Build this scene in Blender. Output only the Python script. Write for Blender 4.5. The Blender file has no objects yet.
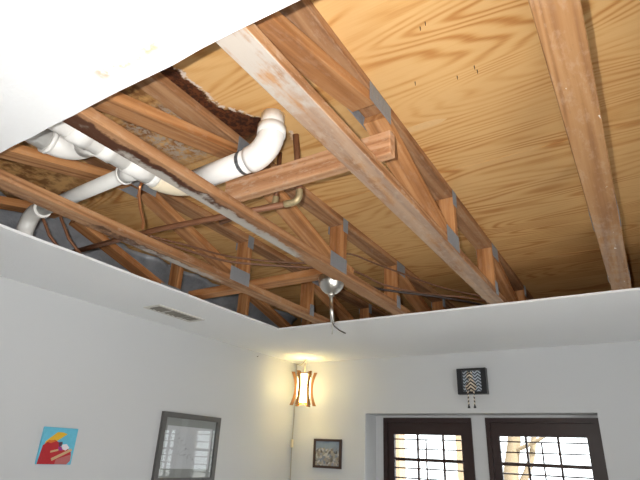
import bpy, bmesh, math, random
from mathutils import Vector, Matrix

random.seed(7)
scn = bpy.context.scene
COL = scn.collection

# ------------------------------------------------------------------ camera
CAM_Z = 1.60
YAW, PITCH, ROLL, FPX = math.radians(-33.306), math.radians(23.574), math.radians(2.7006), 495.3
fw = Vector((math.sin(YAW) * math.cos(PITCH), math.cos(YAW) * math.cos(PITCH), math.sin(PITCH)))
rt0 = Vector((math.cos(YAW), -math.sin(YAW), 0))
up0 = rt0.cross(fw)
rt = math.cos(ROLL) * rt0 + math.sin(ROLL) * up0
up = -math.sin(ROLL) * rt0 + math.cos(ROLL) * up0
cam_d = bpy.data.cameras.new('camera')
cam_d.sensor_width = 36.0
cam_d.lens = FPX / 640 * 36.0
cam_d.clip_start = 0.02
cam = bpy.data.objects.new('camera', cam_d)
COL.objects.link(cam)
cam.matrix_world = Matrix(((rt.x, up.x, -fw.x, 0), (rt.y, up.y, -fw.y, 0), (rt.z, up.z, -fw.z, CAM_Z), (0, 0, 0, 1)))
scn.camera = cam

# ------------------------------------------------------------------ view
scn.view_settings.view_transform = 'Standard'
scn.view_settings.look = 'None'
scn.view_settings.gamma = 1.0
scn.view_settings.use_curve_mapping = False
scn.view_settings.exposure = 0.0
scn.cycles.use_denoising = True
scn.cycles.max_bounces = 10
scn.cycles.diffuse_bounces = 6
scn.cycles.transparent_max_bounces = 16
scn.cycles.sample_clamp_indirect = 6.0

# ------------------------------------------------------------------ world: bright overcast daylight
SKY = 5.0
w = bpy.data.worlds.new('daylight')
scn.world = w
w.use_nodes = True
bg = w.node_tree.nodes['Background']
bg.inputs['Color'].default_value = (0.90, 0.955, 1.0, 1)
bg.inputs['Strength'].default_value = SKY

# ------------------------------------------------------------------ added sun, aimed through the added patio opening at the floor to brighten the ceiling
sd = bpy.data.lights.new('sun', 'SUN')
sd.energy = 17.5
sd.angle = math.radians(1.0)
sd.color = (1.0, 0.98, 0.96)
so = bpy.data.objects.new('sun', sd)
COL.objects.link(so)
so.rotation_euler = Vector((0.80, -0.35, 1.0)).to_track_quat('Z', 'Y').to_euler()
so.location = (6, -3, 8)

# ------------------------------------------------------------------ the camera's flash, up and left of the lens
FLASH_W = 150.0
fl = bpy.data.lights.new('camera_flash', 'SPOT')
fl.energy = FLASH_W
fl.color = (1.0, 0.97, 0.93)
fl.shadow_soft_size = 0.010
fl.spot_size = math.radians(112)
fl.spot_blend = 0.85
flo = bpy.data.objects.new('camera_flash', fl)
COL.objects.link(flo)
M = cam.matrix_world.copy()
M.translation = Vector((0, 0, CAM_Z)) - rt * 0.068 + up * 0.040
flo.matrix_world = M


# ================================================================== material helpers
class NT:
    def __init__(self, name):
        self.m = bpy.data.materials.new(name)
        self.m.use_nodes = True
        self.t = self.m.node_tree
        self.b = self.t.nodes['Principled BSDF']

    def n(self, typ, **kw):
        nd = self.t.nodes.new(typ)
        for k, v in kw.items():
            if k.startswith('i_'):
                key = k[2:]
                key = int(key) if key.isdigit() else key.replace('_', ' ')
                self.put(nd.inputs[key], v)
            else:
                setattr(nd, k, v)
        return nd

    def put(self, sock, v):
        if isinstance(v, bpy.types.NodeSocket):
            self.t.links.new(v, sock)
        elif isinstance(v, bpy.types.Node):
            self.t.links.new(v.outputs[0], sock)
        else:
            if hasattr(sock.default_value, '__len__') and len(sock.default_value) == 4 and len(v) == 3:
                v = (*v, 1)
            sock.default_value = v

    def math(self, op, a, b=0.0, c=None, clamp=False):
        nd = self.n('ShaderNodeMath', operation=op, use_clamp=clamp)
        self.put(nd.inputs[0], a)
        self.put(nd.inputs[1], b)
        if c is not None:
            self.put(nd.inputs[2], c)
        return nd.outputs[0]

    def smooth(self, v, lo, hi, a=0.0, b=1.0):
        nd = self.n('ShaderNodeMapRange', interpolation_type='SMOOTHSTEP')
        for i, x in enumerate((v, lo, hi, a, b)):
            self.put(nd.inputs[i], x)
        return nd.outputs[0]

    def mix(self, f, a, b, mode='MIX'):
        nd = self.n('ShaderNodeMix', data_type='RGBA', blend_type=mode)
        self.put(nd.inputs[0], f)
        self.put(nd.inputs[6], a)
        self.put(nd.inputs[7], b)
        return nd.outputs[2]

    def ramp(self, f, stops):
        nd = self.n('ShaderNodeValToRGB')
        el = nd.color_ramp.elements
        while len(el) < len(stops):
            el.new(0.5)
        for e, (p, c) in zip(el, stops):
            e.position = p
            e.color = (*c, 1)
        self.put(nd.inputs[0], f)
        return nd.outputs[0]

    def noise(self, vec, scale, detail=3.0, rough=0.55, dist=0.0):
        nd = self.n('ShaderNodeTexNoise')
        if vec is not None:
            self.put(nd.inputs['Vector'], vec)
        nd.inputs['Scale'].default_value = scale
        nd.inputs['Detail'].default_value = detail
        nd.inputs['Roughness'].default_value = rough
        nd.inputs['Distortion'].default_value = dist
        return nd.outputs[0]

    def mapped(self, vec, scale=(1, 1, 1), loc=(0, 0, 0), rot=(0, 0, 0)):
        nd = self.n('ShaderNodeMapping')
        self.put(nd.inputs[0], vec)
        nd.inputs[1].default_value = loc
        nd.inputs[2].default_value = rot
        nd.inputs[3].default_value = scale
        return nd.outputs[0]

    def bump(self, h, strength=0.3, dist=0.01):
        nd = self.n('ShaderNodeBump')
        nd.inputs['Strength'].default_value = strength
        nd.inputs['Distance'].default_value = dist
        self.put(nd.inputs['Height'], h)
        self.t.links.new(nd.outputs[0], self.b.inputs['Normal'])

    def obj_co(self):
        return self.n('ShaderNodeTexCoord').outputs['Object']

    def pos(self):
        return self.n('ShaderNodeNewGeometry').outputs['Position']

    def sep(self, v):
        nd = self.n('ShaderNodeSeparateXYZ')
        self.put(nd.inputs[0], v)
        return nd.outputs

    def rnd(self):
        return self.n('ShaderNodeObjectInfo').outputs['Random']

    def fin(self, color=None, rough=0.6, metal=0.0, spec=None):
        if color is not None:
            self.put(self.b.inputs['Base Color'], color)
        self.put(self.b.inputs['Roughness'], rough)
        self.b.inputs['Metallic'].default_value = metal
        if spec is not None:
            self.b.inputs['Specular IOR Level'].default_value = spec
        return self.m


def plain(name, c, rough=0.6, metal=0.0, var=0.06, scale=30, bump=0.0, spec=None):
    k = NT(name)
    co = k.obj_co()
    n = k.noise(co, scale, 4)
    col = k.mix(n, tuple(x * (1 - var) for x in c), tuple(min(1, x * (1 + var)) for x in c))
    if bump:
        k.bump(n, bump, 0.004)
    return k.fin(col, rough, metal, spec)


def wood_mat(name, light, mid, dark, white=None, stain=None, grey=None, wear=0.25, fleck=False):
    """framing lumber, grain along local X. white/stain/grey: (x0, x1, amount[, side]) bands along the length"""
    k = NT(name)
    co = k.obj_co()
    off = k.n('ShaderNodeVectorMath', operation='ADD')
    k.put(off.inputs[0], co)
    r = k.rnd()
    cmb = k.n('ShaderNodeCombineXYZ')
    k.put(cmb.inputs[0], k.math('MULTIPLY', r, 37.0))
    k.put(cmb.inputs[1], k.math('MULTIPLY', r, 11.0))
    k.put(cmb.inputs[2], k.math('MULTIPLY', r, 5.0))
    k.put(off.inputs[1], cmb.outputs[0])
    v = off.outputs[0]
    h = k.noise(k.mapped(v, (0.5, 8.0, 8.0)), 1.0, 2.0, 0.45, 0.25)
    rings = k.math('SINE', k.math('MULTIPLY', h, 46.0))
    rings = k.math('MULTIPLY_ADD', rings, 0.5, 0.5)
    fine = k.noise(k.mapped(v, (3.0, 110.0, 110.0)), 1.0, 3.0, 0.6)
    blot = k.noise(v, 5.0, 4.0, 0.6)
    t = k.math('ADD', k.math('MULTIPLY', rings, 0.34), k.math('MULTIPLY', fine, 0.58))
    t = k.math('ADD', t, k.math('MULTIPLY', blot, 0.30))
    col = k.ramp(t, [(0.30, light), (0.62, mid), (0.95, dark)])
    col = k.mix(k.math('MULTIPLY', k.math('SUBTRACT', r, 0.35), 0.35, clamp=True), col, dark)
    # scuffs and dust
    sc = k.noise(k.mapped(v, (6, 14, 14)), 3.0, 6.0, 0.7)
    col = k.mix(k.smooth(sc, 0.50, 0.66, 0, wear), col, (0.50, 0.37, 0.27))
    sp = k.noise(k.mapped(v, (10, 22, 22)), 4.0, 5.0, 0.7)
    col = k.mix(k.smooth(sp, 0.56, 0.70, 0, wear), col, (0.14, 0.075, 0.045))
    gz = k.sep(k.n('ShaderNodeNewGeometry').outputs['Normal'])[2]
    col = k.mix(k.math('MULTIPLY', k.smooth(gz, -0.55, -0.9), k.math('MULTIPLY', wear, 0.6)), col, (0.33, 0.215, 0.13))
    s = k.sep(co)
    pn = k.noise(co, 9.0, 6.0, 0.65)

    def band(spec):
        x0, x1, amt = spec[:3]
        f = 0.10
        xx = k.math('ADD', s[0], k.math('MULTIPLY', k.math('SUBTRACT', pn, 0.5), 0.9))
        m = k.math('MULTIPLY', k.smooth(xx, x0 - f, x0 + f), k.smooth(xx, x1 + f, x1 - f))
        if len(spec) > 3:          # only the part of the width on one side: (edge, sign)
            e, sg = spec[3]
            yy = k.math('ADD', s[1], k.math('MULTIPLY', k.math('SUBTRACT', pn, 0.5), 0.10))
            m = k.math('MULTIPLY', m, k.smooth(k.math('MULTIPLY', yy, sg), e * sg - 0.008, e * sg + 0.008))
        return k.math('MULTIPLY', m, amt)
    # the marks left by the ceiling are on the underside only
    un = k.smooth(s[2], -0.016, -0.0185)
    if stain:
        for b in stain:
            col = k.mix(band(b), col, (0.055, 0.018, 0.008))
    if white:
        for b in white:
            wn = k.math('ADD', k.math('MULTIPLY', pn, 0.45), k.math('MULTIPLY', k.noise(k.mapped(v, (5, 30, 30)), 1.0, 4.0, 0.65), 0.55))
            m = k.math('MULTIPLY', band(b), k.smooth(wn, 0.40, 0.54))
            col = k.mix(k.math('MULTIPLY', m, un), col, (0.40, 0.365, 0.325))
    if grey:
        for b in grey:
            m = k.math('MULTIPLY', band(b), k.smooth(pn, 0.26, 0.42))
            col = k.mix(k.math('MULTIPLY', m, un), col, (0.40, 0.37, 0.33))
    if fleck:   # dried plaster flecks
        fk = k.noise(k.mapped(co, (9, 24, 24)), 1.6, 4.0, 0.6)
        col = k.mix(k.math('MULTIPLY', k.smooth(fk, 0.69, 0.74), un), col, (0.70, 0.66, 0.60))
    k.bump(fine, 0.25, 0.002)
    return k.fin(col, 0.72, spec=0.25)


LUM_L, LUM_M, LUM_D = (0.47, 0.265, 0.130), (0.335, 0.162, 0.070), (0.16, 0.064, 0.025)
MAT = {}
MAT['lumber'] = wood_mat('lumber', LUM_L, LUM_M, LUM_D)
MAT['lumber_web'] = wood_mat('lumber_web', (0.55, 0.285, 0.122), (0.40, 0.178, 0.064), (0.20, 0.075, 0.024), wear=0.15)
MAT['lumber_pale'] = wood_mat('lumber_pale', (0.56, 0.33, 0.19), (0.44, 0.23, 0.115), (0.28, 0.12, 0.05), wear=0.5)
# underside marks: x = distance along the truss, y = across it (negative towards the big opening edge)
MAT['chord_A'] = wood_mat('chord_painted', LUM_L, LUM_M, LUM_D, wear=0.5,
                          white=[(0.2, 0.88, 0.92), (0.88, 3.2, 0.30)])
MAT['chord_B'] = wood_mat('chord_rotted', LUM_L, LUM_M, LUM_D, wear=0.2,
                          stain=[(0.2, 1.30, 0.95, (-0.016, 1)), (1.20, 1.75, 0.7, (0.004, 1))],
                          grey=[(0.80, 1.75, 0.95, (0.014, 1)), (1.15, 1.72, 0.9, (-0.004, 1))])
MAT['chord_C'] = wood_mat('chord_stained', LUM_L, LUM_M, LUM_D, wear=0.3,
                          stain=[(1.1, 1.6, 0.85, (-0.01, 1)), (0.3, 1.0, 0.4, (0.02, 1))],
                          grey=[(1.35, 1.85, 0.8, (0.0, 1))])
MAT['chord_D'] = wood_mat('chord_flecked', (0.42, 0.235, 0.100), (0.325, 0.160, 0.058), (0.19, 0.080, 0.028), wear=0.22, fleck=True,
                          white=[(2.0, 3.1, 0.22), (0.3, 0.80, 0.2)])


def plywood_mat():
    k = NT('plywood')
    p = k.pos()
    h = k.noise(k.mapped(p, (0.62, 4.2, 1.0), (3.1, 0.7, 0)), 1.0, 1.6, 0.42, 0.0)
    rings = k.math('MULTIPLY_ADD', k.math('SINE', k.math('MULTIPLY', h, 150.0)), 0.5, 0.5)
    rings = k.math('POWER', rings, 1.6)
    amp = k.noise(k.mapped(p, (1.2, 4.0, 1.0)), 1.4, 3.0, 0.6)
    fine = k.noise(k.mapped(p, (9.0, 160.0, 1.0)), 1.0, 3.0, 0.6)
    t = k.math('MULTIPLY', rings, k.smooth(amp, 0.30, 0.65, 0.12, 0.78))
    t = k.math('ADD', t, k.math('MULTIPLY', k.math('SUBTRACT', fine, 0.5), 0.55))
    col = k.ramp(t, [(0.0, (0.66, 0.405, 0.170)), (0.35, (0.595, 0.335, 0.120)), (0.70, (0.47, 0.215, 0.062)), (1.0, (0.36, 0.14, 0.038))])
    big = k.noise(p, 2.2, 3.0)
    col = k.mix(k.smooth(big, 0.35, 0.7, 0.0, 0.25), col, (0.52, 0.29, 0.11))
    # leak stain round the toilet drain
    s = k.sep(p)
    nz = k.noise(p, 16.0, 5.0, 0.6)
    nz2 = k.noise(p, 55.0, 4.0, 0.6)
    xb = k.math('ADD', -1.150, k.smooth(s[1], 1.02, 1.20, 0.0, 0.12))
    xb = k.math('ADD', xb, k.math('MULTIPLY', k.math('SUBTRACT', nz, 0.5), 0.11))
    d = k.math('SUBTRACT', s[0], xb)
    ry = k.math('MULTIPLY', k.smooth(s[1], 1.42, 1.20), k.smooth(s[0], -1.36, -1.26))
    dark = k.math('MULTIPLY', k.smooth(d, 0.012, -0.012), ry)
    far = k.math('MULTIPLY', k.smooth(s[0], -1.26, -1.36), k.smooth(nz, 0.38, 0.60, 0.0, 0.85))
    far = k.math('MULTIPLY', far, k.smooth(s[1], 1.6, 0.9))
    drk = k.mix(k.smooth(nz2, 0.4, 0.62), (0.030, 0.010, 0.005), (0.115, 0.036, 0.013))
    col = k.mix(far, col, (0.16, 0.055, 0.018))
    mold = k.math('MULTIPLY', k.smooth(s[0], -1.28, -1.34), k.math('MULTIPLY', k.smooth(s[1], 0.88, 0.96), k.smooth(s[1], 1.30, 1.18)))
    mold = k.math('MULTIPLY', mold, k.math('MULTIPLY', k.smooth(s[0], -1.62, -1.52), k.smooth(nz2, 0.44, 0.56)))
    col = k.mix(mold, col, (0.46, 0.37, 0.29))
    col = k.mix(dark, col, drk)
    fr = k.math('MULTIPLY', k.smooth(k.math('ABSOLUTE', k.math('ADD', d, -0.004)), 0.013, 0.002), k.smooth(nz2, 0.42, 0.55))
    fr = k.math('MULTIPLY', k.math('MULTIPLY', fr, ry), 0.85)
    col = k.mix(fr, col, (0.66, 0.60, 0.55))
    k.bump(fine, 0.15, 0.002)
    return k.fin(col, 0.62, spec=0.3)


MAT['plywood'] = plywood_mat()
MAT['plywood_patch'] = plain('plywood_patch', (0.66, 0.43, 0.20), 0.6, var=0.10, scale=60)
MAT['end_grain'] = plain('end_grain', (0.66, 0.42, 0.22), 0.75, var=0.12, scale=90)


def drywall_mat(name, c, scale, strength, dist, leak=False):
    k = NT(name)
    p = k.pos()
    n = k.noise(p, scale, 4.0, 0.6)
    n2 = k.noise(p, 1.7, 3.0)
    col = k.mix(n2, tuple(x * 0.965 for x in c), c)
    if leak:   # a dried brownish drip ring near the cut edge
        s = k.sep(p)
        a = k.noise(p, 22.0, 4.0, 0.6)
        # ring runs along X at y ~ 0.50
        yy = k.math('ADD', s[1], k.math('MULTIPLY', k.math('SUBTRACT', a, 0.5), 0.05))
        m = k.smooth(k.math('ABSOLUTE', k.math('SUBTRACT', yy, 0.508)), 0.022, 0.004)
        m = k.math('MULTIPLY', m, k.math('MULTIPLY', k.smooth(s[0], -1.03, -0.99), k.smooth(s[0], -0.72, -0.78)))
        m = k.math('MULTIPLY', m, k.smooth(a, 0.42, 0.6, 0.0, 0.8))
        col = k.mix(m, col, (0.55, 0.36, 0.18))
    k.bump(n, strength, dist)
    return k.fin(col, 0.88, spec=0.2)


MAT['ceiling'] = drywall_mat('ceiling_texture', (0.82, 0.83, 0.84), 75.0, 0.55, 0.004, leak=True)
MAT['wall'] = drywall_mat('wall_paint', (0.568, 0.580, 0.588), 60.0, 0.10, 0.003)
MAT['floor'] = plain('pale_floor_tile', (0.62, 0.61, 0.59), 0.5, var=0.08, scale=3)
MAT['white_paint'] = plain('white_paint', (0.76, 0.76, 0.75), 0.5, var=0.03)
MAT['dark_wood'] = plain('dark_brown_paint', (0.026, 0.011, 0.009), 0.42, var=0.2, scale=12)
MAT['louver'] = plain('louver_brown', (0.055, 0.028, 0.020), 0.40, var=0.2, scale=12)
MAT['pvc'] = plain('white_pvc', (0.84, 0.83, 0.80), 0.32, var=0.03, scale=18)
MAT['pvc_grey'] = plain('dusty_pvc', (0.60, 0.60, 0.58), 0.45, var=0.10, scale=14)
MAT['pvc_yellow'] = plain('yellowed_pvc', (0.78, 0.68, 0.50), 0.40, var=0.08, scale=18)
MAT['copper'] = plain('tarnished_copper', (0.20, 0.085, 0.040), 0.55, 0.25, var=0.25, scale=25)
MAT['copper_bright'] = plain('copper_tube', (0.62, 0.27, 0.12), 0.35, 0.8, var=0.15, scale=40)
MAT['solder'] = plain('soldered_fitting', (0.40, 0.32, 0.18), 0.5, 0.5, var=0.5, scale=60)
MAT['steel'] = plain('galvanised_steel', (0.25, 0.265, 0.285), 0.5, 0.25, var=0.40, scale=60)
MAT['nickel'] = plain('satin_nickel', (0.60, 0.58, 0.54), 0.28, 1.0, var=0.06, scale=20)
MAT['cable'] = plain('dark_cable', (0.035, 0.022, 0.018), 0.5, var=0.2)
MAT['cable_brown'] = plain('brown_cable', (0.16, 0.075, 0.04), 0.5, var=0.2)
MAT['cable_white'] = plain('pale_cord', (0.34, 0.32, 0.26), 0.5, var=0.1)
MAT['black'] = plain('black_lacquer', (0.018, 0.019, 0.021), 0.35, var=0.2)
MAT['grey_frame'] = plain('charcoal_frame', (0.095, 0.092, 0.090), 0.45, var=0.15)
MAT['mat_board'] = plain('mat_board', (0.33, 0.335, 0.34), 0.8, var=0.03)
MAT['vent'] = plain('vent_enamel', (0.60, 0.58, 0.54), 0.5, var=0.06)
MAT['vent_dark'] = plain('vent_damper', (0.22, 0.20, 0.17), 0.6, var=0.1)
MAT['cream'] = plain('cream', (0.72, 0.62, 0.42), 0.7, var=0.08)
MAT['lamp_wood'] = plain('honey_wood', (0.36, 0.155, 0.038), 0.45, var=0.2, scale=25)
MAT['brown_frame'] = plain('walnut_frame', (0.050, 0.027, 0.020), 0.45, var=0.2, scale=25)
MAT['stucco'] = plain('tan_stucco', (0.30, 0.21, 0.13), 0.9, var=0.08, scale=8)
MAT['bark'] = plain('pale_bark', (0.19, 0.14, 0.085), 0.9, var=0.2, scale=10)
MAT['leaf'] = plain('leaf', (0.22, 0.28, 0.08), 0.7, var=0.3)
MAT['paving'] = plain('paving', (0.50, 0.49, 0.47), 0.9, var=0.1, scale=4)
for nm, c in dict(paint_sky=(0.12, 0.46, 0.62), paint_red=(0.42, 0.012, 0.020), paint_yellow=(0.70, 0.42, 0.02), paint_orange=(0.62, 0.16, 0.02),
                  paint_white=(0.75, 0.70, 0.74), paint_tan=(0.56, 0.38, 0.20), paint_pink=(0.42, 0.12, 0.12), paint_dark=(0.07, 0.03, 0.05),
                  paint_violet=(0.30, 0.02, 0.22)).items():
    MAT[nm] = plain(nm, c, 0.55, var=0.12, scale=60)


def foil_mat():
    k = NT('foil_insulation')
    n = k.noise(k.obj_co(), 9.0, 5.0, 0.65, 0.6)
    col = k.mix(n, (0.20, 0.22, 0.26), (0.62, 0.65, 0.69))
    k.bump(n, 0.8, 0.02)
    return k.fin(col, 0.38, 0.35)


MAT['foil'] = foil_mat()


def glass_mat():
    k = NT('clear_glass')
    t = k.n('ShaderNodeBsdfTransparent')
    t.inputs[0].default_value = (0.96, 0.97, 0.96, 1)
    g = k.n('ShaderNodeBsdfGlossy')
    g.inputs['Roughness'].default_value = 0.0
    lw = k.n('ShaderNodeLayerWeight')
    lw.inputs[0].default_value = 0.5
    fr = k.math('MULTIPLY_ADD', k.math('POWER', lw.outputs['Facing'], 5.0), 0.95, 0.04)
    ms = k.n('ShaderNodeMixShader')
    k.put(ms.inputs[0], fr)
    k.put(ms.inputs[1], t)
    k.put(ms.inputs[2], g)
    k.put(k.t.nodes['Material Output'].inputs[0], ms)
    return k.m


MAT['glass'] = glass_mat()


def shade_mat():
    k = NT('lit_paper_shade')
    k.fin((0.85, 0.78, 0.62), 0.8)
    k.b.inputs['Emission Color'].default_value = (1.0, 0.85, 0.40, 1)
    k.b.inputs['Emission Strength'].default_value = 12.5
    return k.m


MAT['shade'] = shade_mat()


def print_mat():
    """pale paper with faint pencil linework"""
    k = NT('pencil_drawing')
    co = k.obj_co()
    h = k.noise(co, 9.0, 2.0, 0.5, 0.8)
    ln = k.math('ABSOLUTE', k.math('SINE', k.math('MULTIPLY', h, 22.0)))
    s = k.sep(co)
    m = k.math('MULTIPLY', k.smooth(ln, 0.16, 0.03), k.smooth(k.noise(co, 7.0, 2.0), 0.48, 0.58))
    m = k.math('MULTIPLY', m, k.smooth(k.math('ABSOLUTE', s[1]), 0.15, 0.11))
    m = k.math('MULTIPLY', m, k.smooth(k.math('ABSOLUTE', s[2]), 0.12, 0.09))
    return k.fin(k.mix(k.math('MULTIPLY', m, 0.8), (0.60, 0.60, 0.65), (0.13, 0.13, 0.16)), 0.8)


MAT['print'] = print_mat()


def village_mat():
    """small view of pale roofs under a blue-grey sky"""
    k = NT('village_print')
    co = k.obj_co()
    s = k.sep(co)
    v = k.n('ShaderNodeTexVoronoi')
    v.distance = 'CHEBYCHEV'
    k.put(v.inputs['Vector'], co)
    v.inputs['Scale'].default_value = 48.0
    r = k.sep(v.outputs['Color'])[0]
    town = k.ramp(r, [(0.0, (0.05, 0.05, 0.06)), (0.25, (0.30, 0.27, 0.22)), (0.5, (0.16, 0.19, 0.25)), (0.7, (0.42, 0.42, 0.42)), (1.0, (0.24, 0.20, 0.16))])
    n = k.noise(co, 14.0, 3.0)
    sky = k.mix(n, (0.10, 0.16, 0.25), (0.28, 0.34, 0.40))
    e = k.math('ADD', s[2], k.math('MULTIPLY', k.math('SUBTRACT', k.noise(co, 20.0, 2.0), 0.5), 0.12))
    return k.fin(k.mix(k.smooth(e, 0.030, 0.055), town, sky), 0.5)


MAT['village'] = village_mat()


def stripe_mat(name, a, b, freq, zig):
    k = NT(name)
    s = k.sep(k.obj_co())
    u = k.math('PINGPONG', s[0], zig)
    f = k.math('SINE', k.math('MULTIPLY', k.math('ADD', s[2], k.math('MULTIPLY', u, 0.9)), freq))
    return k.fin(k.mix(k.smooth(f, -0.25, 0.25), a, b), 0.6)


MAT['chevron'] = stripe_mat('chevron_paper', (0.05, 0.07, 0.09), (0.55, 0.62, 0.68), 250.0, 0.022)
MAT['zebra'] = stripe_mat('zebra_stripes', (0.03, 0.025, 0.02), (0.66, 0.58, 0.46), 260.0, 0.05)


# ================================================================== mesh helpers
def link(name, me, mat=None, parent=None, loc=(0, 0, 0), rot=None):
    o = bpy.data.objects.new(name, me)
    COL.objects.link(o)
    if mat is not None and me is not None and not me.materials:
        me.materials.append(mat)
    if parent is not None:
        o.parent = parent
    if isinstance(rot, Matrix):
        o.matrix_local = Matrix.Translation(loc) @ rot.to_4x4()
    else:
        o.location = loc
        if rot:
            o.rotation_euler = rot
    return o


def tag(o, label, cat, group=None):
    o['label'] = label
    o['category'] = cat
    if group:
        o['group'] = group
    return o


def thing(name, label, cat, loc=(0, 0, 0), group=None):
    return tag(link(name, None, loc=loc), label, cat, group)


def struct(o):
    o['kind'] = 'structure'
    return o


def mesh_of(bm, name, smooth=False):
    bmesh.ops.recalc_face_normals(bm, faces=bm.faces)
    me = bpy.data.meshes.new(name)
    bm.to_mesh(me)
    bm.free()
    if smooth:
        for p in me.polygons:
            p.use_smooth = True
    return me


_cache = {}


def box_mesh(sx, sy, sz, mat, bev=0.0):
    key = (round(sx, 4), round(sy, 4), round(sz, 4), mat.name, bev)
    if key in _cache:
        return _cache[key]
    bm = bmesh.new()
    bmesh.ops.create_cube(bm, size=1.0)
    for v in bm.verts:
        v.co = Vector((v.co.x * sx, v.co.y * sy, v.co.z * sz))
    if bev:
        bmesh.ops.bevel(bm, geom=list(bm.edges), offset=bev, segments=1, affect='EDGES')
    me = mesh_of(bm, 'board')
    me.materials.append(mat)
    _cache[key] = me
    return me


def box(name, x0, x1, y0, y1, z0, z1, mat, parent=None, bev=0.0):
    """axis-aligned box in the parent's space, origin at its middle"""
    return link(name, box_mesh(x1 - x0, y1 - y0, z1 - z0, mat, bev), None, parent,
                ((x0 + x1) / 2, (y0 + y1) / 2, (z0 + z1) / 2))


def beam(name, p0, p1, wdt, thk, mat, parent=None, side=Vector((1, 0, 0)), bev=0.0025):
    """lumber from p0 to p1, local X along it, local Y along 'side' (width), local Z = thickness"""
    p0, p1 = Vector(p0), Vector(p1)
    ax = (p1 - p0).normalized()
    sy = (side - ax * side.dot(ax)).normalized()
    sz = ax.cross(sy)
    if sz.z < 0 or (abs(sz.z) < 1e-6 and sz.y < 0):
        sy, sz = -sy, -sz
    R = Matrix((ax, sy, sz)).transposed()
    return link(name, box_mesh((p1 - p0).length, wdt, thk, mat, bev), None, parent, (p0 + p1) / 2, R)


def ring_slab(bm, outer, inner, axis, a0, a1):
    """flat slab with a hole: outer, inner = lists of 2D points; axis 'Z' -> (x, y, a), 'Y' -> (x, a, z), 'X' -> (a, y, z)"""
    def P(p, a):
        return {'Z': (p[0], p[1], a), 'Y': (p[0], a, p[1]), 'X': (a, p[0], p[1])}[axis]
    edges = []
    for loop in ([outer] + inner):
        vs = [bm.verts.new(P(p, a0)) for p in loop]
        edges += [bm.edges.new((vs[i], vs[(i + 1) % len(vs)])) for i in range(len(vs))]
    res = bmesh.ops.triangle_fill(bm, edges=edges, use_beauty=True)
    faces = [g for g in res['geom'] if isinstance(g, bmesh.types.BMFace)]
    ex = bmesh.ops.extrude_face_region(bm, geom=faces, use_keep_orig=True)
    d = {'Z': Vector((0, 0, a1 - a0)), 'Y': Vector((0, a1 - a0, 0)), 'X': Vector((a1 - a0, 0, 0))}[axis]
    for g in ex['geom']:
        if isinstance(g, bmesh.types.BMVert):
            g.co += d


def smooth_path(pts, n=6):
    pts = [Vector(p) for p in pts]
    if len(pts) < 3:
        return pts
    out = []
    for i in range(len(pts) - 1):
        p0 = pts[max(i - 1, 0)]
        p1, p2 = pts[i], pts[i + 1]
        p3 = pts[min(i + 2, len(pts) - 1)]
        for s in range(n):
            t = s / n
            out.append(0.5 * ((2 * p1) + (p2 - p0) * t + (2 * p0 - 5 * p1 + 4 * p2 - p3) * t * t + (3 * p1 - p0 - 3 * p2 + p3) * t ** 3))
    out.append(pts[-1])
    return out


def add_tube(bm, pts, r, seg=12, cap=True):
    pts = [Vector(p) for p in pts]
    n = len(pts)
    t0 = (pts[1] - pts[0]).normalized()
    ref = Vector((0, 0, 1)) if abs(t0.z) < 0.9 else Vector((1, 0, 0))
    nrm = (ref - t0 * ref.dot(t0)).normalized()
    rings = []
    for i, p in enumerate(pts):
        t = (pts[min(i + 1, n - 1)] - pts[max(i - 1, 0)]).normalized()
        nrm = (nrm - t * nrm.dot(t)).normalized()
        bn = t.cross(nrm)
        rr = r[i] if isinstance(r, (list, tuple)) else r
        rings.append([bm.verts.new(p + (nrm * math.cos(2 * math.pi * k / seg) + bn * math.sin(2 * math.pi * k / seg)) * rr) for k in range(seg)])
    for i in range(n - 1):
        for k in range(seg):
            f = bm.faces.new((rings[i][k], rings[i][(k + 1) % seg], rings[i + 1][(k + 1) % seg], rings[i + 1][k]))
            f.smooth = True
    if cap:
        bm.faces.new(rings[0][::-1])
        bm.faces.new(rings[-1])


def tube(name, pts, r, mat, parent=None, seg=12, loc=(0, 0, 0)):
    bm = bmesh.new()
    add_tube(bm, pts, r, seg)
    me = mesh_of(bm, name)
    return link(name, me, mat, parent, loc)


def arc(c, a, b, rad, n=8, ang=math.pi / 2):
    """quarter turn round c: from c + a*rad to c + b*rad (a, b perpendicular unit vectors)"""
    c, a, b = Vector(c), Vector(a), Vector(b)
    return [c + (a * math.cos(ang * i / n) + b * math.sin(ang * i / n)) * rad for i in range(n + 1)]


def lathe(name, prof, mat, parent=None, loc=(0, 0, 0), seg=32, closed=False):
    bm = bmesh.new()
    rings = []
    for r, z in prof:
        rings.append([bm.verts.new((max(r, 1e-4) * math.cos(2 * math.pi * k / seg), max(r, 1e-4) * math.sin(2 * math.pi * k / seg), z)) for k in range(seg)])
    m = len(prof)
    for i in range(m if closed else m - 1):
        for k in range(seg):
            f = bm.faces.new((rings[i][k], rings[i][(k + 1) % seg], rings[(i + 1) % m][(k + 1) % seg], rings[(i + 1) % m][k]))
            f.smooth = True
    return link(name, mesh_of(bm, name), mat, parent, loc)


def prism(name, pts, mat, parent=None, loc=(0, 0, 0), depth=Vector((0, 0.001, 0))):
    """closed flat polygon (3D points) given a thickness"""
    bm = bmesh.new()
    vs = [bm.verts.new(p) for p in pts]
    f = bm.faces.new(vs)
    ex = bmesh.ops.extrude_face_region(bm, geom=[f], use_keep_orig=True)
    for g in ex['geom']:
        if isinstance(g, bmesh.types.BMVert):
            g.co += Vector(depth)
    return link(name, mesh_of(bm, name), mat, parent, loc)


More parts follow.
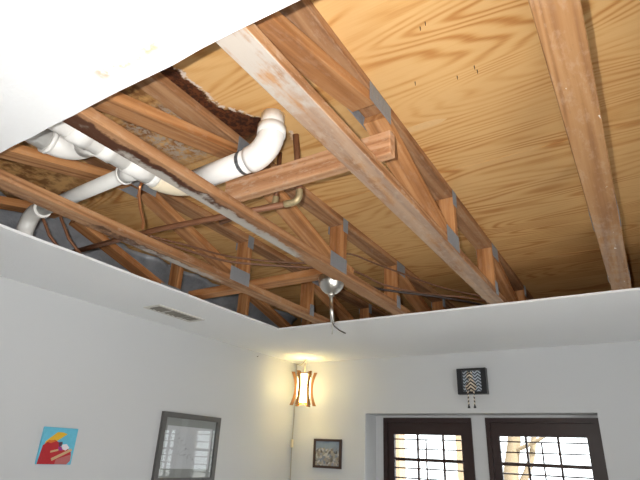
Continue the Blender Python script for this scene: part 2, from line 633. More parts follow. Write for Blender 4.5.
# ================================================================== the setting
Z0 = CAM_Z                      # measured heights are relative to the lens
ZC = Z0 + 0.840                 # underside of the drywall
ZB = Z0 + 0.853                 # underside of the trusses
ZT = Z0 + 1.171                 # top of the trusses = underside of the plywood
XL, XR, YR, YB = -2.92, 2.60, -2.60, 4.12
TH = 0.14

struct(box('floor', XL - TH, XR + TH, YR - TH, YB + 0.36, -0.10, 0.0, MAT['floor']))


def jag(a, b, n, amp, nrm):
    out = []
    for i in range(n):
        t = i / n
        p = (a[0] + (b[0] - a[0]) * t, a[1] + (b[1] - a[1]) * t)
        j = random.uniform(-amp, amp) if 0 < i else 0
        out.append((p[0] + nrm[0] * j, p[1] + nrm[1] * j))
    return out


OX0, OX1, OY0, OY1 = -2.212, 0.38, 0.567, 2.868
hole = jag((OX0, OY0), (OX1, OY0), 26, 0.003, (0, 1)) + jag((OX1, OY0), (OX1, OY1), 10, 0.004, (1, 0)) + \
    jag((OX1, OY1), (OX0, OY1), 26, 0.003, (0, 1)) + jag((OX0, OY1), (OX0, OY0), 22, 0.004, (1, 0))
bm = bmesh.new()
ring_slab(bm, [(XL, YR), (XR, YR), (XR, YB), (XL, YB)], [hole], 'Z', ZC, ZC + 0.0125)
struct(link('ceiling', mesh_of(bm, 'ceiling'), MAT['ceiling']))

WTOP = ZT + 0.02
struct(box('wall_left', XL - TH, XL, YR - TH, YB + 0.34, 0.0, WTOP, MAT['wall']))
# back wall with the window recess
RX0, RX1, RZ0, RZ1 = -2.142, -0.322, 0.92, Z0 + 0.364
YG = 4.335                      # face of the window frames
bm = bmesh.new()
ring_slab(bm, [(XL, 0.0), (XR, 0.0), (XR, WTOP), (XL, WTOP)], [[(RX0, RZ0), (RX1, RZ0), (RX1, RZ1), (RX0, RZ1)]], 'Y', YB, YG)
wall_back = struct(link('wall_back', mesh_of(bm, 'wall_back'), MAT['wall']))
# thin outer leaf of the wall that the two window frames fill
WL = (-2.066, -1.270)
WR = (-1.158, -0.338)
HZ = Z0 + 0.346                 # head of the frames
SZ = 0.96
bm = bmesh.new()
ring_slab(bm, [(XL, 0.0), (XR, 0.0), (XR, WTOP), (XL, WTOP)],
          [[(WL[0], SZ), (WL[1], SZ), (WL[1], HZ), (WL[0], HZ)], [(WR[0], SZ), (WR[1], SZ), (WR[1], HZ), (WR[0], HZ)]], 'Y', YG, YG + 0.12)
link('outer_leaf', mesh_of(bm, 'outer_leaf'), MAT['wall'], wall_back)
# right wall with an opening added to let daylight in, and the rear wall (both outside the picture)
bm = bmesh.new()
ring_slab(bm, [(YR, 0.0), (YB, 0.0), (YB, WTOP), (YR, WTOP)], [[(-1.1, 0.04), (1.1, 0.04), (1.1, 2.08), (-1.1, 2.08)]], 'X', XR, XR + TH)
struct(link('wall_right', mesh_of(bm, 'wall_right'), MAT['wall']))
bm = bmesh.new()
bm.free()
struct(box('wall_rear', XL, XR, YR - TH, YR, 0.0, WTOP, MAT['wall']))

# plywood subfloor above the trusses, in sheets laid across them
subfloor = struct(link('subfloor', None, loc=(0, 0, ZT)))
ys = [YR - 0.12, -0.58, 0.64 - 0.0, 1.85, 3.075, YB + 0.33]
ys = [YR - 0.12, -0.62, 3.075 - 2.44, 3.075 - 1.22, 3.075, YB + 0.33]
for i in range(len(ys) - 1):
    xs = [XL - TH, 0.905, XR + TH] if i % 2 else [XL - TH, -0.0165, XR + TH]
    if i == 2:
        xs = [XL - TH, 0.43, XR + TH]
    for a, b in zip(xs, xs[1:]):
        box('plywood_sheet', a + 0.0012, b - 0.0012, ys[i] + 0.0015, ys[i + 1] - 0.0015, 0.0, 0.018, MAT['plywood'], subfloor)


def ray_pt(px, py, zrel):
    d = rt * ((px - 320) / FPX) - up * ((py - 240) / FPX) + fw
    return d * (zrel / d.z) + Vector((0, 0, Z0))


# oval repair patch and nail tips in the plywood
pc = ray_pt(423, 126, 1.171)
pv = [(0.085 * math.cos(2 * math.pi * i / 20) * (1 if abs(math.cos(2 * math.pi * i / 20)) < 0.99 else 1.12), 0.020 * math.sin(2 * math.pi * i / 20), 0) for i in range(20)]
prism('repair_patch', pv, MAT['plywood_patch'], subfloor, (pc.x, pc.y, -0.0006), (0, 0, 0.0008))
for (px, py) in ((420, 27), (425, 22), (457, 76), (415, 82), (474, 66), (477, 70)):
    p = ray_pt(px, py, 1.171)
    tube('nail', [(0, 0, 0.004), (0.002, -0.003, -0.018)], [0.0016, 0.0008], MAT['cable'], subfloor, 6, (p.x, p.y, 0))

# ================================================================== floor trusses
TW, TT = 0.089, 0.038
H = 0.318
Y_START, Y_END = -2.55, 4.10


def plate_mesh():
    if 'plate' in _cache:
        return _cache['plate']
    bm = bmesh.new()
    bmesh.ops.create_cube(bm, size=1.0)
    for v in bm.verts:
        v.co = Vector((v.co.x * 0.0016, v.co.y, v.co.z))
    # pressed rows of teeth
    for i in range(7):
        yy = -0.43 + i * 0.143
        for sx in (-1, 1):
            g = bmesh.ops.create_cube(bm, size=1.0)['verts']
            for v in g:
                v.co = Vector((sx * 0.0012 + v.co.x * 0.0014, yy + v.co.y * 0.05, v.co.z * 0.92))
    me = mesh_of(bm, 'nail_plate')
    me.materials.append(MAT['steel'])
    _cache['plate'] = me
    return me


def nail_plate(t, y, z, ly, lz):
    for s in (-1, 1):
        o = link('nail_plate', plate_mesh(), None, t, (s * (TW / 2 + 0.0012), y, z))
        o.scale = (1, ly, lz)


P1, P2, P3 = 2.049, 2.722, 3.580        # posts
APEX = 1.262


def truss(xc, label, chord, dy=0.0, webmat='lumber_web', top='lumber'):
    t = thing('floor_truss', label, 'truss', (xc, 0, ZB), 'open-web floor trusses above the ceiling')
    X = Vector((1, 0, 0))
    o = beam('bottom_chord', (0, Y_START, TT / 2), (0, Y_END, TT / 2), TW, TT, MAT[chord], t, X)
    # local x of the chord counts from its middle: move the mesh so that it counts from y = 0
    me = o.data.copy()
    mid = (Y_START + Y_END) / 2
    for v in me.vertices:
        v.co.x += mid
    o.data = me
    o.location.y = 0
    beam('top_chord', (0, Y_START, H - TT / 2), (0, Y_END, H - TT / 2), TW, TT, MAT[top], t, X)

    def web(ya, za, yb, zb):
        beam('web', (0, ya + dy, za), (0, yb + dy, zb), TW - 0.002, TT, MAT[webmat], t, X, 0.0015)
    lo, hi = TT + 0.020, H - TT - 0.020
    web(0.375, lo, APEX - 0.045, hi)
    web(0.325, lo, -0.52, hi)
    web(APEX + 0.045, hi, P1 - 0.075, lo)
    web(P2 + 0.075, hi, P3 - 0.075, lo)
    for p in (P1, P2, P3):
        beam('post', (0, p + dy, TT), (0, p + dy, H - TT), TW - 0.002, TT, MAT[webmat], t, X, 0.0015)
    nail_plate(t, dy + APEX, H - 0.044, 0.165, 0.072)
    nail_plate(t, dy + 0.35, 0.045, 0.165, 0.074)
    nail_plate(t, dy + P1 - 0.062, 0.047, 0.160, 0.078)
    nail_plate(t, dy + P1 - 0.002, H - 0.042, 0.050, 0.076)
    nail_plate(t, dy + P2 + 0.050, H - 0.046, 0.125, 0.078)
    nail_plate(t, dy + P2, 0.042, 0.050, 0.076)
    nail_plate(t, dy + P3 - 0.040, 0.046, 0.125, 0.078)
    nail_plate(t, dy + P3, H - 0.042, 0.050, 0.076)
    return t


XA, XB, XC, XD, XE = -0.645, -1.2445, -1.848, -0.0165, -2.450
truss(XD, 'floor truss nearest the right edge, seen straight from below as one straight plank', 'chord_D')
truss(XA, 'floor truss with whitewashed near underside, right of the white drain elbow', 'chord_A', -0.008)
truss(XB, 'floor truss with black rot and grey bleached underside beside the white main pipe', 'chord_B', 0.020)
truss(XC, 'floor truss crossed by the grey drain branch, nearest complete one to the left wall', 'chord_C', -0.036)
truss(XE, 'mostly hidden floor truss just above the left ceiling strip, before grey foil', 'lumber')

# ------------------------------------------------------------------ loose boards lying on the bottom chords
ZK = ZB + TT + 0.0005
b = beam('brace_board', (-1.262, 1.241, ZK + 0.0445), (-0.552, 1.241, ZK + 0.0445), 0.089, 0.038, MAT['lumber_pale'], None, Vector((0, 0, 1)))
tag(b, 'short pinkish board on edge carrying the white drain elbow, end poking past a truss', 'board')
b = beam('brace_board', (-2.36, 2.135, ZK + 0.019), (-1.205, 2.135, ZK + 0.019), 0.089, 0.038, MAT['lumber_web'], None, Vector((0, 1, 0)))
tag(b, 'flat orange brace board above the silver fan mount, spanning between two trusses', 'board')

# ------------------------------------------------------------------ foil insulation against the left wall, above the ceiling
bm = bmesh.new()
NY, NZ = 70, 14
grid = []
for i in range(NY + 1):
    y = 0.10 + 3.6 * i / NY
    row = []
    for j in range(NZ + 1):
        u = j / NZ
        x = -2.86 + 0.24 * u ** 2 + 0.020 * math.sin(y * 17 + u * 5) + random.uniform(-0.012, 0.012)
        row.append(bm.verts.new((x, y, ZC + 0.016 + u * 0.312)))
    grid.append(row)
fs = []
for i in range(NY):
    for j in range(NZ):
        f = bm.faces.new((grid[i][j], grid[i + 1][j], grid[i + 1][j + 1], grid[i][j + 1]))
        f.smooth = True
        fs.append(f)
ex = bmesh.ops.extrude_face_region(bm, geom=fs, use_keep_orig=True)
for g in ex['geom']:
    if isinstance(g, bmesh.types.BMVert):
        g.co.x -= 0.012
tag(link('insulation_blanket', mesh_of(bm, 'insulation_blanket'), MAT['foil']),
    'crumpled blue-grey foil insulation behind the trusses above the left wall', 'insulation')

# ------------------------------------------------------------------ white plastic drain
R3 = 0.0445
drain = thing('drain_pipe', 'white plastic toilet drain with elbow, main run and grey branch between the trusses', 'drain pipe', (-1.005, 1.168, ZB))
DX, DY, DZ = -1.005, 1.168, ZB
def L(x, y, zrel):
    return Vector((x - DX, y - DY, Z0 + zrel - DZ))
ZP = 1.000
tube('riser', [L(-1.005, 1.168, 1.169), L(-1.005, 1.168, 1.090)], R3, MAT['pvc'], drain, 28)
lathe('collar', [(R3, 0), (0.053, 0.001), (0.053, 0.040), (R3, 0.041)], MAT['pvc'], drain, L(-1.005, 1.168, 1.076), 28, True)
tube('elbow', arc(L(-1.095, 1.168, 1.090), (1, 0, 0), (0, 0, -1), 0.090, 10), 0.0505, MAT['pvc'], drain, 28)
tube('cross_run', [L(-1.095, 1.168, ZP), L(-1.40, 1.172, ZP - 0.010)], R3, MAT['pvc'], drain, 28)
tube('sweep_elbow', arc(L(-1.40, 1.072, ZP - 0.010), (0, 1, 0), (-1, 0, 0), 0.100, 10), 0.0495, MAT['pvc_yellow'], drain, 28)
tube('main_run', [L(-1.500, 1.072, ZP - 0.010), L(-1.500, -0.30, ZP + 0.004)], R3, MAT['pvc'], drain, 28)
for y, wd in ((1.055, 0.050), (0.985, 0.11), (0.845, 0.055), (0.735, 0.075)):
    tube('coupling', [L(-1.5, y + wd / 2, ZP - 0.009), L(-1.5, y - wd / 2, ZP - 0.008)], 0.0478, MAT['pvc'], drain, 28)
# grey branch towards the left wall
RB = 0.0305
tube('branch_hub', [L(-1.535, 1.000, 0.992), L(-1.600, 1.000, 0.990)], 0.0370, MAT['pvc_grey'], drain, 28)
tube('hub_rim', [L(-1.596, 1.000, 0.990), L(-1.606, 1.000, 0.990)], 0.0400, MAT['pvc'], drain, 28)
tube('branch_run', [L(-1.600, 1.000, 0.990), L(-2.21, 1.000, 0.970)], RB, MAT['pvc_grey'], drain, 28)
tube('hub_rim', [L(-2.165, 1.000, 0.972), L(-2.180, 1.000, 0.9715)], 0.0400, MAT['pvc'], drain, 28)
tube('branch_elbow', smooth_path([L(-2.18, 1.0, 0.971), L(-2.225, 1.0, 0.970), L(-2.262, 1.005, 0.960), L(-2.285, 1.01, 0.940), L(-2.30, 1.012, 0.905), L(-2.30, 1.012, 0.870)], 3),
     0.0360, MAT['pvc_grey'], drain, 24)
# second elbow above and beside the near end of the main run
SX, SY, SZ_ = -1.735, 0.750, 1.045
tube('side_hub', [L(-1.52, SY + 0.085, 1.020), L(SX + 0.08, SY + 0.085, SZ_)], 0.046, MAT['pvc'], drain, 24)
tube('side_elbow', [L(SX + 0.11, SY + 0.085, SZ_)] + arc(L(SX + 0.085, SY, SZ_), (0, 1, 0), (-1, 0, 0), 0.085, 10), 0.0485, MAT['pvc'], drain, 24)
tube('hub_rim', [L(SX, SY + 0.008, SZ_), L(SX, SY - 0.010, SZ_)], 0.0535, MAT['pvc'], drain, 28)
tube('side_run', [L(SX, SY, SZ_), L(SX, 0.25, SZ_ + 0.01)], 0.0445, MAT['pvc_grey'], drain, 28)

# perforated steel strap round the pipe
bm = bmesh.new()
sx = -1.126
loop = [(sx, 1.168 + 0.0462 * math.cos(math.radians(d)), Z0 + ZP - 0.001 + 0.0462 * math.sin(math.radians(d))) for d in range(10, -260, -12)]
rows = []
for p in loop:
    rows.append((bm.verts.new((p[0] - 0.0085, p[1], p[2])), bm.verts.new((p[0] + 0.0085, p[1], p[2]))))
fs = [bm.faces.new((rows[i][0], rows[i][1], rows[i + 1][1], rows[i + 1][0])) for i in range(len(rows) - 1)]
bmesh.ops.solidify(bm, geom=fs, thickness=0.0012)
strap = tag(link('pipe_strap', mesh_of(bm, 'pipe_strap'), MAT['steel']), 'perforated steel strap hanging round the white drain beside its elbow', 'strap')
for i in range(1, len(loop) - 1, 2):
    a, c = Vector(loop[i]), Vector(loop[i + 1])
    m = (a + c) / 2
    out = Vector((0, m.y - 1.168, m.z - (Z0 + ZP)))
    out = out.normalized() * 0.0020 if out.length > 0 else Vector((0, -0.0016, 0))
    tube('strap_hole', [m + out * 0.2, m + out], 0.0016, MAT['black'], strap, 8)

# ------------------------------------------------------------------ copper water pipes
cw = thing('copper_pipe', 'tarnished long copper water pipe lying across two trusses and ending in a soldered riser', 'pipe', (-1.02, 1.37, ZB))
def LC(x, y, zrel, o=cw):
    return Vector((x, y, Z0 + zrel)) - Vector(o.location)
RC = 0.0130
tube('pipe_run', [LC(-2.46, 1.295, 0.907), LC(-1.75, 1.305, 0.907), LC(-1.045, 1.375, 0.905)], RC, MAT['copper'], cw, 14)
tube('elbow_fitting', smooth_path([LC(-1.075, 1.372, 0.905), LC(-1.035, 1.376, 0.906), LC(-1.018, 1.377, 0.916), LC(-1.012, 1.377, 0.935), LC(-1.012, 1.376, 0.955)], 5), 0.0140, MAT['solder'], cw, 14)
tube('riser', [LC(-1.012, 1.376, 0.95), LC(-1.000, 1.31, 1.170)], 0.0125, MAT['copper'], cw, 14)
cw2 = thing('copper_pipe', 'short copper pipe with soldered elbow under the pinkish board', 'pipe', (-1.10, 1.42, ZB))
tube('pipe_run', [LC(-1.43, 1.385, 0.907, cw2), LC(-1.165, 1.385, 0.922, cw2)], 0.0100, MAT['copper'], cw2, 12)
tube('elbow_fitting', smooth_path([LC(-1.185, 1.385, 0.921, cw2), LC(-1.152, 1.385, 0.922, cw2), LC(-1.138, 1.385, 0.930, cw2), LC(-1.134, 1.385, 0.958, cw2)], 5), 0.0130, MAT['solder'], cw2, 12)
tube('riser', [LC(-1.134, 1.385, 0.955, cw2), LC(-1.134, 1.385, 1.169, cw2)], 0.0095, MAT['copper'], cw2, 12)
o = tube('copper_tube', smooth_path([(-1.640, 1.115, Z0 + 1.035), (-1.645, 1.110, Z0 + 0.995), (-1.70, 1.165, Z0 + 0.955), (-1.755, 1.235, Z0 + 0.925), (-1.785, 1.262, Z0 + 0.902)], 6), 0.0065, MAT['copper_bright'], None, 10)
tag(o, 'thin bright curved copper tube dropping from the main pipe to a truss', 'pipe')
for k, (dx, lab) in enumerate(((0.0, 'left thin copper tube rising against the foil under the grey branch'), (0.055, 'right thin copper tube rising against the foil under the grey branch'))):
    p0 = Vector((-2.30 + dx * 0.9, 1.215 + dx * 1.3, ZC + 0.016))
    o = tube('copper_tube', [p0, p0 + Vector((-0.03, -0.075, 0.075)), p0 + Vector((-0.05, -0.13, 0.17)), p0 + Vector((-0.06, -0.15, 0.31))], 0.0075, MAT['copper'], None, 10)
    tag(o, lab, 'pipe', 'thin copper risers by the foil')

# ------------------------------------------------------------------ cables slung across the trusses
def cable(pts, r, mat, label):
    # seen line plus the height at which each stretch hangs
    P = [ray_pt(px, py, z) for px, py, z in pts]
    tag(tube('cable', smooth_path(P, 8), r, mat, None, 8), label, 'cable', 'cables slung across the trusses')
cable([(150, 236, 0.900), (190, 246, 0.93), (233, 257, 0.955), (300, 263, 0.985), (335, 258, 1.02), (350, 254, 1.04), (382, 266, 1.03), (440, 287, 1.00), (480, 296, 0.955), (503, 303, 0.92)], 0.0055, MAT['cable_brown'],
      'topmost brown cable slung from the left trusses to the whitewashed one')
cable([(150, 238, 0.900), (190, 251, 0.91), (233, 262, 0.925), (300, 267, 0.950), (352, 271, 0.955), (382, 284, 0.94), (420, 293, 0.92), (470, 298, 0.91), (503, 306, 0.912)], 0.0065, MAT['cable_brown'],
      'brown cable slung just under the topmost one behind the fan mount')
cable([(345, 276, 0.935), (362, 282, 0.925), (380, 289, 0.915), (440, 297, 0.900), (478, 304, 0.8995), (503, 312, 0.8995)], 0.0075, MAT['cable'],
      'thick black cable sagging lowest between two trusses beside the ceiling edge')

# ------------------------------------------------------------------ fan mount
fx, fy = -1.332, 2.160
fan = thing('fan_mount', 'silver ceiling fan canopy with bare rod and wires hanging under a brace board', 'fan mount', (fx, fy, ZK - 0.0012))
prof = [(0.001, 0.0), (0.066, 0.0), (0.071, -0.006), (0.070, -0.030), (0.063, -0.055), (0.050, -0.074), (0.034, -0.088), (0.018, -0.094), (0.001, -0.095)]
lathe('canopy', prof, MAT['nickel'], fan, (0, 0, 0), 36)
lathe('collar', [(0.001, 0), (0.016, 0), (0.018, -0.006), (0.013, -0.016), (0.001, -0.016)], MAT['nickel'], fan, (0, 0, -0.093), 24)
tube('down_rod', [(0, 0, -0.10), (0.012, 0.002, -0.250)], 0.0095, MAT['nickel'], fan, 16)
tube('wire', smooth_path([(0.012, 0.002, -0.245), (0.022, 0.008, -0.268), (0.05, 0.02, -0.292), (0.078, 0.03, -0.307)], 5), 0.0032, MAT['cable'], fan, 8)
tube('wire', smooth_path([(0.012, 0.002, -0.245), (0.013, 0.002, -0.275), (0.014, 0.001, -0.312)], 5), 0.0025, MAT['cable_white'], fan, 8)
tube('screw', [(0.055, 0.030, -0.022), (0.076, 0.040, -0.024)], 0.006, MAT['nickel'], fan, 10)

# ------------------------------------------------------------------ ceiling air vent
vent = thing('air_vent', 'grey metal air vent set in the ceiling strip along the left wall', 'vent', (-2.592, 2.215, ZC))
vw, vl = 0.075, 0.205
bm = bmesh.new()
ring_slab(bm, [(-vw, -vl), (vw, -vl), (vw, vl), (-vw, vl)], [[(-vw + 0.022, -vl + 0.022), (vw - 0.022, -vl + 0.022), (vw - 0.022, vl - 0.022), (-vw + 0.022, vl - 0.022)]], 'Z', -0.006, 0.0)
link('flange', mesh_of(bm, 'flange'), MAT['vent'], vent)
box('damper_plate', -vw + 0.022, vw - 0.022, -vl + 0.022, vl - 0.022, -0.0022, -0.0008, MAT['vent_dark'], vent)
for i in range(9):
    yy = -vl + 0.045 + i * (2 * vl - 0.09) / 8
    o = box('slat', -vw + 0.022, vw - 0.022, yy - 0.011, yy + 0.011, -0.0055, -0.0045, MAT['vent'] if i > 5 else MAT['vent_dark'], vent)
    o.rotation_euler.x = math.radians(18 if i > 5 else -12)
box('divider', -vw + 0.022, vw - 0.022, -0.078, -0.070, -0.0075, -0.002, MAT['vent'], vent)

# ================================================================== windows with louvered shutters
def window(name, x0, x1, mx):
    t = struct(link(name, None, loc=((x0 + x1) / 2, YG, SZ)))
    cx = (x0 + x1) / 2
    ax0, ax1, h = x0 - cx + 0.0008, x1 - cx - 0.0008, HZ - SZ - 0.0008

    def fr(nm, a0, a1, y0, y1, b0, b1, wd, top, mat, parent=t, bot=None):
        bm = bmesh.new()
        ring_slab(bm, [(a0, b0), (a1, b0), (a1, b1), (a0, b1)], [[(a0 + wd, b0 + (bot or wd)), (a1 - wd, b0 + (bot or wd)), (a1 - wd, b1 - top), (a0 + wd, b1 - top)]], 'Y', y0, y1)
        return link(nm, mesh_of(bm, nm), mat, parent)
    fr('frame', ax0, ax1, -0.012, 0.115, 0.0008, h, 0.036, 0.036, MAT['dark_wood'])
    sh = fr('shutter', ax0 + 0.037, ax1 - 0.037, 0.008, 0.038, 0.038, h - 0.037, 0.060, 0.100, MAT['dark_wood'])
    top = Z0 + 0.170 - SZ
    i = 0
    while True:
        zz = top - i * 0.0765
        if zz < 0.14:
            break
        bmv = 'louver'
        o = box('louver', ax0 + 0.0985, ax1 - 0.0985, 0.000, 0.055, -0.0048, 0.0048, MAT['louver'], sh, 0.003)
        o.location.z = zz
        o.rotation_euler.x = math.radians(1.5)
        i += 1
    o = box('tilt_rod', -0.0055, 0.0055, -0.012, -0.002, 0.20, top - 0.005, MAT['louver'], sh)
    # sash behind the shutter
    sash = fr('sash', ax0 + 0.037, ax1 - 0.037, 0.085, 0.110, 0.038, h - 0.037, 0.020, 0.020, MAT['white_paint'])
    for m in mx:
        box('muntin', m - cx - 0.008, m - cx + 0.008, 0.086, 0.108, 0.058, h - 0.057, MAT['louver'], sash)
    zz = Z0 + 0.008 - SZ
    box('meeting_rail', ax0 + 0.058, ax1 - 0.058, 0.084, 0.109, zz - 0.012, zz + 0.012, MAT['louver'], sash)
    box('glass_pane', ax0 + 0.050, ax1 - 0.050, 0.096, 0.0985, 0.052, h - 0.051, MAT['glass'], sash)
    return t


window('window_1', *WL, (-1.783, -1.552))
window('window_2', *WR, (-0.877, -0.643))
struct(box('trim_1', RX0 + 0.001, RX1 - 0.001, YB - 0.03, YG - 0.001, RZ0, RZ0 + 0.025, MAT['white_paint']))

# ================================================================== outside the windows
struct(box('ground', -30, 30, -25, 35, -0.20, -0.102, MAT['paving']))
for x, y, lab in ((-2.98, 6.6, 'left tan stucco porch post outside the left window'), (-2.02, 6.6, 'right tan stucco porch post outside the left window')):
    t = thing('porch_post', lab, 'post', (x, y, -0.10), 'porch posts outside')
    box('shaft', -0.10, 0.10, -0.10, 0.10, 0.10, 2.95, MAT['stucco'], t)
    box('base', -0.14, 0.14, -0.14, 0.14, 0.0, 0.10, MAT['stucco'], t)
    box('cap', -0.14, 0.14, -0.14, 0.14, 2.95, 3.05, MAT['stucco'], t)
tr = thing('tree', 'pale bare branching tree outside the right window', 'tree', (-1.85, 8.2, -0.10))
bm = bmesh.new()
add_tube(bm, smooth_path([(0, 0, 0), (0.05, 0, 0.8), (-0.04, 0, 1.5), (0.06, 0.05, 2.2), (0.0, 0, 3.2)], 5), [0.15 - 0.004 * i for i in range(21)], 12)
link('trunk', mesh_of(bm, 'trunk'), MAT['bark'], tr)
for pts, r in (([(0.0, 0, 1.3), (0.25, 0, 1.75), (0.36, 0.05, 2.3), (0.42, 0.05, 3.1)], 0.06), ([(0, 0, 1.2), (-0.22, 0.05, 1.6), (-0.40, 0, 2.2), (-0.45, 0, 2.9)], 0.05),
               ([(0.05, 0, 1.9), (0.5, -0.1, 2.1), (0.9, 0, 2.5)], 0.035)):
    sp = smooth_path(pts, 5)
    tube('branch', sp, [r * (1 - 0.7 * i / len(sp)) for i in range(len(sp))], MAT['bark'], tr, 8)

# ================================================================== hanging lamp in the corner
lx, ly = -2.655, 3.885
lamp = thing('hanging_lamp', 'lit hanging lamp with curved honey wood slats round a white cylinder in the corner', 'lamp', (lx, ly, Z0 + 0.425))
LH = 0.275
bm = bmesh.new()
segs = 28
for r_, flip in ((0.060, False), (0.0588, True)):
    a = [bm.verts.new((r_ * math.cos(2 * math.pi * k / segs), r_ * math.sin(2 * math.pi * k / segs), 0.006)) for k in range(segs)]
    c = [bm.verts.new((r_ * math.cos(2 * math.pi * k / segs), r_ * math.sin(2 * math.pi * k / segs), LH - 0.008)) for k in range(segs)]
    for k in range(segs):
        bm.faces.new((a[k], a[(k + 1) % segs], c[(k + 1) % segs], c[k])).smooth = True
link('shade', mesh_of(bm, 'shade'), MAT['shade'], lamp)
for zz in (0.004, LH - 0.010):
    lathe('ring', [(0.058, zz - 0.004), (0.070, zz - 0.004), (0.070, zz + 0.006), (0.058, zz + 0.006)], MAT['lamp_wood'], lamp, (0, 0, 0), 28, True)
for k in range(6):
    ang = math.radians(60 * k + 34.4)
    bm = bmesh.new()
    NS = 12
    ringv = []
    for i in range(NS + 1):
        u = i / NS
        z = -0.012 + u * (LH + 0.02)
        q = (2 * u - 1)
        ro = 0.084 + 0.036 * q * q
        ri = 0.066 + 0.022 * q * q
        hw = 0.0105
        ringv.append([bm.verts.new((ri, -hw, z)), bm.verts.new((ro, -hw, z)), bm.verts.new((ro, hw, z)), bm.verts.new((ri, hw, z))])
    for i in range(NS):
        for j in range(4):
            bm.faces.new((ringv[i][j], ringv[i][(j + 1) % 4], ringv[i + 1][(j + 1) % 4], ringv[i + 1][j]))
    bm.faces.new(ringv[0][::-1])
    bm.faces.new(ringv[-1])
    o = link('slat', mesh_of(bm, 'slat'), MAT['lamp_wood'], lamp)
    o.rotation_euler.z = ang
box('crossbar', -0.068, 0.068, -0.005, 0.005, LH - 0.010, LH - 0.002, MAT['lamp_wood'], lamp)
lathe('bulb', [(0.001, 0.09), (0.018, 0.095), (0.026, 0.115), (0.022, 0.14), (0.012, 0.16), (0.012, 0.19), (0.001, 0.19)], MAT['shade'], lamp, (0, 0, 0), 16)
ld = bpy.data.lights.new('lamp_bulb', 'POINT')
ld.energy = 0.6
ld.color = (1.0, 0.84, 0.42)
ld.shadow_soft_size = 0.03
lo_ = link('bulb_light', ld, None, lamp, (0, 0, 0.205))
wx, wy = XL + 0.030, YB - 0.030
hx, hy = lx + 0.006, ly + 0.006
cord = smooth_path([(0, 0, LH - 0.004), (0.003, 0.003, LH + 0.06), (hx - lx, hy - ly, ZC - 0.018 - (Z0 + 0.425))], 4) + \
    smooth_path([(hx - lx - 0.01, hy - ly + 0.008, ZC - 0.016 - (Z0 + 0.425)), (wx - lx + 0.12, wy - ly - 0.10, ZC - 0.040 - (Z0 + 0.425)), (wx - lx + 0.01, wy - ly - 0.02, ZC - 0.022 - (Z0 + 0.425)),
                 (wx - lx, wy - ly, ZC - 0.08 - (Z0 + 0.425)), (wx - lx + 0.004, wy - ly, 0.0), (wx - lx + 0.0, wy - ly - 0.004, -0.35), (wx - lx + 0.006, wy - ly, -0.9), (wx - lx, wy - ly, -1.7)], 6)
tube('cord', cord, 0.0045, MAT['cable_white'], lamp, 8)
box('cord_switch', wx - lx - 0.010, wx - lx + 0.014, wy - ly - 0.020, wy - ly + 0.004, -0.36, -0.29, MAT['cream'], lamp, 0.004)
for hxx, hyy in ((hx - lx, hy - ly), (wx - lx + 0.01, wy - ly - 0.02)):
    tube('hook', smooth_path([(hxx, hyy, ZC - (Z0 + 0.425)), (hxx, hyy, ZC - 0.010 - (Z0 + 0.425)), (hxx + 0.008, hyy, ZC - 0.018 - (Z0 + 0.425)), (hxx, hyy, ZC - 0.026 - (Z0 + 0.425))], 4), 0.002, MAT['nickel'], lamp, 6)

# ================================================================== pictures
def frame_ring(name, w, h, wd, d, mat, parent, axis):
    bm = bmesh.new()
    ring_slab(bm, [(-w / 2, -h / 2), (w / 2, -h / 2), (w / 2, h / 2), (-w / 2, h / 2)],
              [[(-w / 2 + wd, -h / 2 + wd), (w / 2 - wd, -h / 2 + wd), (w / 2 - wd, h / 2 - wd), (-w / 2 + wd, h / 2 - wd)]], axis, *d)
    return link(name, mesh_of(bm, name), mat, parent)


# large framed drawing on the left wall
pw, ph = 0.585, 0.462
pf = thing('framed_picture', 'large charcoal framed pencil drawing behind glass on the left wall', 'picture', (XL + 0.001, 2.812, Z0 + 0.014))
frame_ring('frame', pw, ph, 0.036, (0.0, 0.024), MAT['grey_frame'], pf, 'X')
box('mat_board', 0.0015, 0.008, -pw / 2 + 0.036, pw / 2 - 0.036, -ph / 2 + 0.036, ph / 2 - 0.036, MAT['mat_board'], pf)
box('drawing', 0.008, 0.0092, -0.228, 0.222, -0.138, 0.142, MAT['print'], pf)
box('glass', 0.0135, 0.0155, -pw / 2 + 0.0365, pw / 2 - 0.0365, -ph / 2 + 0.0365, ph / 2 - 0.0365, MAT['glass'], pf)

# red, yellow and blue canvas
cw_, ch_ = 0.208, 0.195
cv = thing('canvas_painting', 'small unframed canvas with a red figure under a blue sky on the left wall', 'painting', (XL + 0.001, 1.796, Z0 - 0.010))
box('canvas', 0.0, 0.016, -cw_ / 2, cw_ / 2, -ch_ / 2, ch_ / 2, MAT['paint_sky'], cv, 0.002)
def shp(pts, mat, lv):
    P = [(0.0162 + lv * 0.0004, (u - 0.5) * cw_ * 0.985, (0.5 - v) * ch_ * 0.985) for u, v in pts]
    prism('painted_shape', P, MAT[mat], cv, (0, 0, 0), (0.0004, 0, 0))
shp([(0.10, 0.40), (0.22, 0.28), (0.40, 0.12), (0.55, 0.12), (0.70, 0.16), (0.52, 0.30), (0.30, 0.46), (0.10, 0.50)], 'paint_yellow', 0)
shp([(0.05, 0.50), (0.20, 0.36), (0.36, 0.34), (0.50, 0.40), (0.58, 0.52), (0.78, 0.55), (0.92, 0.66), (0.94, 0.80), (0.84, 1.0), (0.0, 1.0)], 'paint_red', 1)
shp([(0.52, 0.86), (0.94, 0.72), (0.95, 0.90), (0.86, 1.0), (0.50, 1.0)], 'paint_pink', 2)
shp([(0.14, 0.40), (0.30, 0.34), (0.40, 0.37), (0.26, 0.43)], 'paint_orange', 2)
shp([(0.48, 0.40), (0.60, 0.38), (0.62, 0.48), (0.52, 0.52)], 'paint_dark', 2)
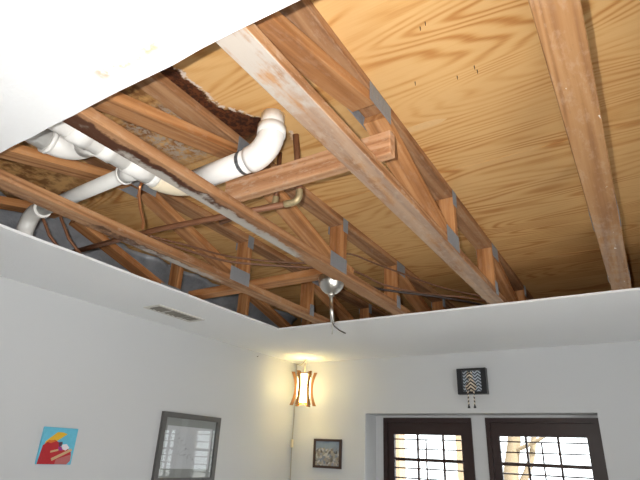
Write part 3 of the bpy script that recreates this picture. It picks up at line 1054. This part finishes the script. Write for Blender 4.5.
shp([(0.60, 0.46), (0.74, 0.44), (0.84, 0.54), (0.74, 0.62), (0.62, 0.58)], 'paint_white', 3)
shp([(0.50, 0.52), (0.62, 0.54), (0.66, 0.62), (0.54, 0.62)], 'paint_violet', 3)
shp([(0.30, 0.64), (0.52, 0.58), (0.53, 0.63), (0.31, 0.69)], 'paint_tan', 3)
shp([(0.36, 0.84), (0.90, 0.56), (0.94, 0.62), (0.40, 0.91)], 'paint_tan', 4)

# small village picture on the back wall
sp_ = thing('framed_picture', 'small dark framed village picture on the back wall under the hanging lamp', 'picture', (-2.515, YB - 0.001, Z0 + 0.026))
frame_ring('frame', 0.290, 0.240, 0.020, (-0.018, 0.0), MAT['brown_frame'], sp_, 'Y')
box('print', -0.125, 0.125, -0.008, -0.003, -0.100, 0.100, MAT['village'], sp_)

# black shadow box with its zebra
sb = thing('shadow_box', 'black shadow box frame with chevron lining above the windows', 'shadow box', (-1.168, YB - 0.001, Z0 + 0.602))
bm = bmesh.new()
ring_slab(bm, [(-0.116, -0.1), (0.116, -0.1), (0.116, 0.1), (-0.116, 0.1)], [[(-0.076, -0.080), (0.076, -0.080), (0.076, 0.084), (-0.076, 0.084)]], 'Y', -0.052, 0.0)
link('frame', mesh_of(bm, 'frame'), MAT['black'], sb)
box('lining', -0.076, 0.076, -0.024, -0.004, -0.080, 0.084, MAT['chevron'], sb)
zb = thing('zebra_figurine', 'little zebra figurine sitting in the black shadow box with legs dangling below', 'figurine', (-1.168, YB - 0.060, Z0 + 0.5235))
zb.scale = (1.25, 1.0, 1.15)
# body: one continuous swept surface, rump to muzzle
spine = [(0, 0.004, 0.000), (0, 0.004, 0.012), (0, 0.002, 0.035), (0, 0.000, 0.058), (0, -0.002, 0.074), (-0.002, -0.006, 0.088), (-0.004, -0.012, 0.100), (-0.006, -0.020, 0.104), (-0.008, -0.032, 0.096), (-0.009, -0.040, 0.088), (-0.009, -0.044, 0.084)]
rad = [0.012, 0.028, 0.027, 0.020, 0.013, 0.014, 0.019, 0.019, 0.013, 0.010, 0.003]
bm = bmesh.new()
add_tube(bm, smooth_path(spine, 3), [rad[min(i // 3, 9)] + (rad[min(i // 3 + 1, 10)] - rad[min(i // 3, 9)]) * ((i % 3) / 3) for i in range(31)], 14)
link('body', mesh_of(bm, 'body'), MAT['zebra'], zb)
for s in (-1, 1):
    prism('ear', [(s * 0.006 - 0.004, -0.012, 0.114), (s * 0.018 - 0.004, -0.012, 0.120), (s * 0.016 - 0.004, -0.012, 0.136), (s * 0.008 - 0.004, -0.012, 0.130)], MAT['zebra'], zb, (0, 0, 0), (0, 0.004, 0))
    tube('foreleg', smooth_path([(s * 0.020, -0.006, 0.052), (s * 0.030, -0.016, 0.030), (s * 0.022, -0.022, 0.012)], 4), 0.006, MAT['zebra'], zb, 8)
    lg = tube('hind_leg', smooth_path([(s * 0.014, -0.004, 0.006), (s * 0.020, -0.024, 0.006), (s * 0.0185, -0.031, -0.010), (s * 0.0185, -0.031, -0.098)], 4), 0.0042, MAT['zebra'], zb, 8)
    lathe('hoof', [(0.001, 0.006), (0.006, 0.004), (0.009, -0.010), (0.001, -0.010)], MAT['black'], lg, (s * 0.0185, -0.031, -0.104), 10)
for s in range(4):
    zz = 0.118 + 0.005 * (1 - abs(s - 1.5))
    tube('mane_tuft', [(-0.003, -0.002 + s * 0.004 - 0.010, 0.112), (-0.003, -0.004 + s * 0.004 - 0.010, zz + 0.012)], [0.003, 0.001], MAT['black'], zb, 6)

# small nail left in the left wall
tag(tube('wall_nail', [(XL + 0.001, 3.50, Z0 + 0.80), (XL + 0.016, 3.50, Z0 + 0.803)], 0.003, MAT['cable'], None, 8), 'small bare nail high on the left wall near the corner', 'nail')
